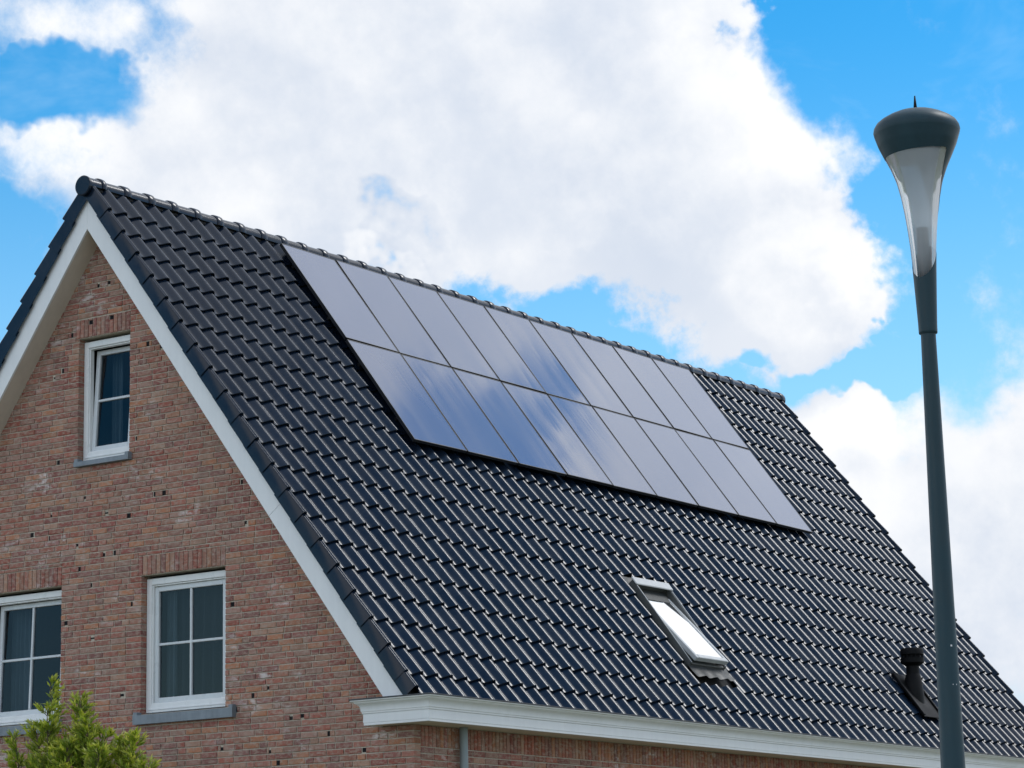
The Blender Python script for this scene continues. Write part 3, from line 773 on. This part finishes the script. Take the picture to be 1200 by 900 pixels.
# --- roof window, pivoted slightly open
rw = empty('roof_window', RP((SK[0]+SK[1])/2, SK[3], 0), house)
rw.matrix_local = MR((SK[0]+SK[1])/2, SK[3], 0)
hw = (SK[1]-SK[0])/2; H = SK[3]-SK[2]
mb = MB()
mb.box(-hw, -hw+.035, 0, H, -.10, .050, .006); mb.box(hw-.035, hw, 0, H, -.10, .050, .006); mb.box(-hw+.036, hw-.036, .001, .04, -.10, .035, .006); mb.box(-hw+.036, hw-.036, H-.05, H-.001, -.10, .048, .006)
mb.build('frame', M['dark_alu'], rw)
mb = MB(); mb.box(-hw+.002, -hw+.014, .002, H-.09, .0505, .056, .002); mb.build('cover_strip', M['alu'], rw)
mb = MB(); mb.box(hw-.014, hw-.002, .002, H-.09, .0505, .056, .002); mb.build('cover_strip', M['alu'], rw)
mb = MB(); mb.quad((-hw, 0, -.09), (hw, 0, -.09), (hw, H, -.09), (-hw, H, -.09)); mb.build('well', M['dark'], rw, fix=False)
mb = MB(); mb.box(-hw-.012, hw+.012, H-.085, H+.03, .051, .070, .008); mb.build('hood', M['alu'], rw)
mb = MB(); nn = 40
vs = []
for i in range(nn+1):
    x = -hw-.03 + (2*hw+.06)*i/nn; u = ((x+(SK[0]+SK[1])/2 - XC0)/TW) % 1.0
    hh = .030*(.5+.5*math.cos(2*math.pi*u))
    for j in range(6):
        q = j/5; vs.append((x, .02-.20*q, .004*(1-q) + (hh+.010)*q**2 + .006))
mb.mesh(vs, [(i*6+j, i*6+j+1, (i+1)*6+j+1, (i+1)*6+j) for i in range(nn) for j in range(5)]); o = mb.build('apron_flashing', M['lead'], rw, smooth=True)
mb = MB(); mb.box(-hw-.11, hw+.11, -.02, H+.10, -.03, -.015); mb.build('side_flashing', M['lead'], rw)
sa = empty('sash', (0, H*.5, .022), rw); sa.rotation_euler = (RAD(-7.5), 0, 0)
mb = MB(); e = .037; y0, y1 = -H*.5+.005, H*.5-.06
mb.box(-hw+e, -hw+e+.05, y0, y1, -.03, .025, .006); mb.box(hw-e-.05, hw-e, y0, y1, -.03, .025, .006); mb.box(-hw+e+.051, hw-e-.051, y0, y0+.06, -.03, .028, .006); mb.box(-hw+e+.051, hw-e-.051, y1-.05, y1, -.03, .024, .006)
mb.build('sash_frame', M['alu'], sa)
mb = MB(); mb.quad((-hw+e+.045, y0+.05, .016), (hw-e-.045, y0+.05, .016), (hw-e-.045, y1-.045, .016), (-hw+e+.045, y1-.045, .016)); mb.build('pane', M['skyglass'], sa, fix=False)
rw['label'] = 'narrow roof window pivoted slightly open low on the tiles'

# --- vent pipe through the roof
vp = empty('vent_pipe', RP(11.36, 6.30, 0), house)
mb = MB(); mb.lathe([(.135, -.28), (.130, .02), (.118, .16), (.100, .26), (.086, .30)], 28); o = mb.build('boot', M['black'], vp); smooth_by_angle(o)
mb = MB(); mb.lathe([(.084, .05), (.084, .46)], 28); mb.build('pipe', M['black'], vp, smooth=True)
mb = MB(); mb.lathe([(.088, .40), (.150, .44), (.152, .50), (.112, .505), (.112, .54), (.150, .545), (.150, .60), (.138, .625), (.0, .64)], 28)
for k in range(16):
    a = 2*math.pi*k/16; mb.tube([(.135*math.cos(a), .135*math.sin(a), .495), (.135*math.cos(a), .135*math.sin(a), .55)], [.008]*2, 6)
o = mb.build('cap', M['black'], vp); smooth_by_angle(o)
pl = MB(); pl.box(-.27, .30, -.38, .34, .035, .050, .005)
for k in (-1, 1): pl.box(k*.27-.02, k*.27+.02, -.37, .33, .0505, .075, .006)
po = pl.build('flashing_plate', M['black'], vp); po.matrix_local = Matrix.Translation(-vp.location) @ MR(11.36, 6.30, 0)

# ------------------------------------------------------------------ solar panels
ORD = ['first', 'second', 'third', 'fourth', 'fifth', 'sixth', 'seventh', 'eighth', 'ninth']
PT = .038; pw, ph = PW-.022, PH-.022
fm = MB(); fw = .011
fm.box(-pw/2, -pw/2+fw, -ph/2, ph/2, -PT, 0, .0015); fm.box(pw/2-fw, pw/2, -ph/2, ph/2, -PT, 0, .0015)
fm.box(-pw/2+fw+.0002, pw/2-fw-.0002, -ph/2, -ph/2+fw, -PT, 0, .0015); fm.box(-pw/2+fw+.0002, pw/2-fw-.0002, ph/2-fw, ph/2, -PT, 0, .0015)
fdata = fm.data('frame', M['frame_black'], fix=True)
gm = MB(); gm.box(-pw/2+fw-.002, pw/2-fw+.002, -ph/2+fw-.002, ph/2-fw+.002, -.008, -.0025); gdata = gm.data('glass', M['solar'], fix=True)
rm2 = MB()
rm2.box(-PW/2+.001, PW/2-.001, -.02, .02, -.030, 0, .002)
for q in (-.25, .25): rm2.box(q-.02, q+.02, -.015, .015, -.062, -.0302, .002)
rdata = rm2.data('mounting_rail', M['black'], fix=True)
ends = {0: ', at the gable end', 8: ', at the far end'}
for j in range(2):
    for i in range(9):
        x = PX0 + (i+.5)*PW; s = PS0 + (j+.5)*PH
        root = empty('solar_panel', (0, 0, 0))
        root.matrix_local = MR(x, s, .10) @ Matrix.Rotation(RAD(random.uniform(-.28, .28)), 4, 'X') @ Matrix.Rotation(RAD(random.uniform(-.28, .28)), 4, 'Y')
        tag(root, 'dark blue-black solar panel, %s from the gable in the %s row' % (ORD[i], 'upper' if j == 0 else 'lower'), 'solar panel', 'solar panels on the roof')
        for nm, me in (('frame', fdata), ('glass', gdata)):
            o = bpy.data.objects.new(nm, me); C.objects.link(o); o.parent = root
        for q in (-.42, .42):
            o = bpy.data.objects.new('mounting_rail', rdata); C.objects.link(o); o.parent = root; o.location = (0, q, -PT-.0005)

# ------------------------------------------------------------------ street lamp
LP = Vector((-9.130, -14.037, .10))
lamp = empty('street_lamp', LP); lamp.rotation_euler = (RAD(-.20), RAD(-.25), 0)
tag(lamp, 'tall dark green-grey street lamp with flared trumpet head on a tapered post', 'street lamp')
zl = -LP.z
mb = MB(); mb.lathe([(.080, -.3), (.079, zl+.12), (.070, zl+.9), (.0690, zl+.92), (.053, zl+2.55), (.0345, zl+4.37)], 40, caps=True); o = mb.build('post', M['lamp'], lamp); smooth_by_angle(o)
mb = MB(); mb.lathe([(.034, 4.352+zl), (.0425, 4.356+zl), (.0435, 4.364+zl), (.0440, 4.40+zl), (.0440, 4.402+zl)], 40); o = mb.build('collar', M['lamp'], lamp, smooth=True)
TR = [(4.402, .0440), (4.50, .0480), (4.634, .0540), (4.70, .0572), (4.775, .0620), (4.85, .0690), (4.93, .0785), (5.01, .0910), (5.085, .1075), (5.15, .131), (5.215, .161), (5.265, .183), (5.315, .199)]
def trr(z):
    for (z0, r0), (z1, r1) in zip(TR, TR[1:]):
        if z <= z1: t = (z-z0)/(z1-z0); return r0+(r1-r0)*t
    return TR[-1][1]
# the lens takes up the side turned to the camera's left; the back stays opaque
_l = RAD(70); lens_az = math.atan2(-Rt.y*math.sin(_l) - Fw.y*math.cos(_l), -Rt.x*math.sin(_l) - Fw.x*math.cos(_l))
_l = RAD(30); low_az = math.atan2(-Rt.y*math.sin(_l) - Fw.y*math.cos(_l), -Rt.x*math.sin(_l) - Fw.x*math.cos(_l))
NA, CUT = 144, .074
def lens_lo(a): return 4.700 - .084*math.cos(a-low_az)
def zcut(a):                  # height where the flat back plane meets the trumpet
    c = -math.cos(a-lens_az)
    if c <= .05: return 9.
    r_ = CUT/c
    for (z0, r0), (z1, r1) in zip(TR, TR[1:]):
        if r0 <= r_ <= r1: return z0+(z1-z0)*(r_-r0)/(r1-r0)
    return 9.
def lens_hi(a): return max(lens_lo(a)+.002, min(5.212 - .012*math.cos(a-lens_az), zcut(a)))
lens, shell = MB(), MB()
def pt(a, z, dr=0): r_ = trr(z)+dr; return (r_*math.cos(a), r_*math.sin(a), z+zl)
for k in range(NA):
    a0, a1 = 2*math.pi*k/NA, 2*math.pi*(k+1)/NA
    def strip(mb, f0, f1, n, dr=0):
        for q in range(n):
            zA0, zA1 = f0(a0)+(f1(a0)-f0(a0))*q/n, f0(a0)+(f1(a0)-f0(a0))*(q+1)/n
            zB0, zB1 = f0(a1)+(f1(a1)-f0(a1))*q/n, f0(a1)+(f1(a1)-f0(a1))*(q+1)/n
            mb.quad(pt(a0, zA0, dr), pt(a1, zB0, dr), pt(a1, zB1, dr), pt(a0, zA1, dr))
    c0 = lambda d: 4.402; c1 = lambda d: 5.315
    strip(shell, c0, lens_lo, 10); strip(lens, lens_lo, lens_hi, 30, -.0012); strip(shell, lens_hi, c1, 14)
def weld(o):
    import bmesh
    bm = bmesh.new(); bm.from_mesh(o.data); bmesh.ops.remove_doubles(bm, verts=bm.verts, dist=.0004); bmesh.ops.recalc_face_normals(bm, faces=bm.faces); bm.to_mesh(o.data); bm.free()
    o.data.polygons.foreach_set('use_smooth', [True]*len(o.data.polygons))
o = shell.build('head_shell', M['lamp'], lamp); weld(o)
o = lens.build('lens', M['lens'], lamp); weld(o)
mb = MB(); mb.lathe([(.199, 5.315+zl), (.2025, 5.330+zl), (.1995, 5.347+zl), (.187, 5.368+zl), (.169, 5.383+zl), (.135, 5.403+zl), (.10, 5.418+zl), (.05, 5.431+zl), (.0, 5.437+zl)], 56); o = mb.build('cap', M['lamp'], lamp); weld(o)
mb = MB(); mb.lathe([(.0, 5.20+zl), (.14, 5.202+zl), (.150, 5.206+zl), (.150, 5.215+zl), (0, 5.216+zl)], 40); mb.build('lamp_plate', M['reflector'], lamp, smooth=False)
mb = MB()      # flat white reflector across the opaque back
ld = Vector((math.cos(lens_az), math.sin(lens_az), 0)); lt = Vector((-ld.y, ld.x, 0)); n = 16
rows_ = []
for q in range(n+1):
    zz = 4.905+.295*q/n; r_ = trr(zz)-.004; hwid = math.sqrt(max(1e-6, r_*r_-(CUT-.003)**2)); rows_.append((zz, hwid))
for (za, ha), (zb_, hb) in zip(rows_, rows_[1:]):
    P_ = lambda h_, z_: tuple(-ld*(CUT-.003)+lt*h_+Vector((0, 0, z_+zl)))
    mb.quad(P_(-ha, za), P_(ha, za), P_(hb, zb_), P_(-hb, zb_))
o = mb.build('reflector', M['reflector'], lamp); weld(o)
mb = MB(); mb.tube([(0, 0, 4.60+zl), (0, 0, 4.86+zl)], [.030, .026], 20); mb.build('light_core', M['dark_alu'], lamp, smooth=True)
mb = MB(); mb.tube([(0, 0, 5.44+zl), (0, 0, 5.462+zl), (.001, 0, 5.505+zl)], [.009, .007, .003], 10); mb.build('spike', M['black'], lamp, smooth=True)

for dr_, zz, w_, h_ in ((.016, 2.905, .004, .004), (.022, 2.73, .010, .0025)):     # paint chips on the post
    r_ = .053-(zz-2.55)*.0102+.0006; tc_ = -Vector((Fw.x, Fw.y, 0)).normalized(); rr_ = Vector((Rt.x, Rt.y, 0)).normalized(); P_ = []
    for (a_, b_) in ((-1, -1), (1, -1), (1, 1), (-1, 1)):
        q = dr_+a_*w_; P_.append(tuple(rr_*q + tc_*math.sqrt(r_*r_-q*q) + Vector((0, 0, zz+zl+b_*h_))))
    mb = MB(); mb.quad(*P_); mb.build('paint_chip', M['reflector'], lamp, fix=False)
# ------------------------------------------------------------------ young tree in front of the gable
def tree(base, tips, seed):
    rnd = random.Random(seed)
    root = empty('young_tree', base); tag(root, 'bushy young tree with yellow-green leaves in front of the left window', 'tree')
    tr = MB(); lf = MB()
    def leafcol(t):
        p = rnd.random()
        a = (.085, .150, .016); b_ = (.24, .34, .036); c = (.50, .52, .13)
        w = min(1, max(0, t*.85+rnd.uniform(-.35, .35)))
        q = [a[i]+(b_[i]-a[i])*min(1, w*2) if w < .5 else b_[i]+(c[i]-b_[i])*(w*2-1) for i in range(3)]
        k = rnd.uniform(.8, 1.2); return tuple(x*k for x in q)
    def leaf(p, d, L, col):
        d = d.normalized(); sdv = d.cross(Vector((rnd.uniform(-1, 1), rnd.uniform(-1, 1), rnd.uniform(-1, 1)))).normalized(); nn = sdv.cross(d)
        w = L*.125; cup = nn*L*.05
        a = p; b1 = p+d*L*.45+sdv*w+cup; b2 = p+d*L*.45-sdv*w+cup; mid = p+d*L*.5; e = p+d*L - nn*L*.10
        lf.mesh([a, b1, mid, b2, e], [(0, 1, 2), (0, 2, 3), (2, 1, 4), (3, 2, 4)], col)
    def twig(p0, p1, r0, nleaf, bright):
        p0, p1 = Vector(p0), Vector(p1); L = (p1-p0).length
        bend = Vector((rnd.uniform(-1, 1), rnd.uniform(-1, 1), rnd.uniform(-.2, .5)))*L*.10
        pts = [p0.lerp(p1, t)+bend*4*t*(1-t) for t in (0, .33, .66, 1)]
        tr.tube(pts, [r0, r0*.75, r0*.5, r0*.25], 5, False)
        for i in range(nleaf):
            t = .12+.88*(i+rnd.random())/nleaf; seg = min(2, int(t*3)); q = pts[seg].lerp(pts[seg+1], t*3-seg); dd = (pts[seg+1]-pts[seg]).normalized()
            out = Vector((rnd.uniform(-1, 1), rnd.uniform(-1, 1), rnd.uniform(-.4, .9))).normalized()
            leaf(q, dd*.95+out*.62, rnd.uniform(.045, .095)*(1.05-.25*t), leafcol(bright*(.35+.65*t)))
        return pts
    tr.tube([(0, 0, -.2), (.01, .01, .9), (-.02, .02, 1.9), (0, 0, 2.6)], [.04, .036, .028, .02], 10)
    for (ty, tz, spread, dens_) in tips:
        tip = Vector((rnd.uniform(-.15, .15), ty-base[1], tz-base[2])); st = Vector((0, 0, rnd.uniform(1.3, 2.2)))
        mid = st.lerp(tip, .55) + Vector((rnd.uniform(-.1, .1), (ty-base[1])*.22, -.05))
        pts = [st, st.lerp(mid, .5), mid, mid.lerp(tip, .5), tip]
        tr.tube(pts, [.018, .014, .010, .007, .003], 6, False)
        for i in range(int(80*dens_)):
            t = .22+.78*rnd.random()**.75; f = t*4; k = min(3, int(f)); p = pts[k].lerp(pts[k+1], f-k)
            reach = spread*(1.10-t)*rnd.uniform(.5, 1.15)+.07
            a = rnd.uniform(0, 6.28); d = Vector((math.cos(a), math.sin(a), rnd.uniform(.35, 1.3))).normalized()
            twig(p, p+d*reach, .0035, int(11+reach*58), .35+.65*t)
        for i in range(16): leaf(pts[3].lerp(tip, i/16), (tip-pts[3]).normalized()+Vector((rnd.uniform(-.8, .8), rnd.uniform(-.8, .8), .2)), rnd.uniform(.035, .055), leafcol(1))
    o = tr.build('trunk', M['bark'], root, smooth=True, fix=False)
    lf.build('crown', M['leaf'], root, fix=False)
    return root
tree((-2.0, -1.85, 0), [(-1.47, ZR-5.63, .30, .75), (-1.60, ZR-5.86, .34, .8), (-1.80, ZR-5.78, .36, 1.2), (-1.97, ZR-6.04, .42, 1.2), (-1.12, ZR-6.06, .30, .7), (-1.30, ZR-6.28, .40, .9), (-2.46, ZR-6.18, .34, .9), (-2.26, ZR-6.30, .42, 1.0), (-2.66, ZR-6.45, .40, .8), (-1.62, ZR-6.20, .46, 1.3), (-1.85, ZR-6.2, .5, 1.4), (-2.1, ZR-6.12, .42, 1.2), (-2.32, ZR-6.22, .40, 1.2), (-2.52, ZR-6.36, .40, 1.0), (-1.42, ZR-6.02, .34, .9)], 5)
bpy.context.view_layer.update()
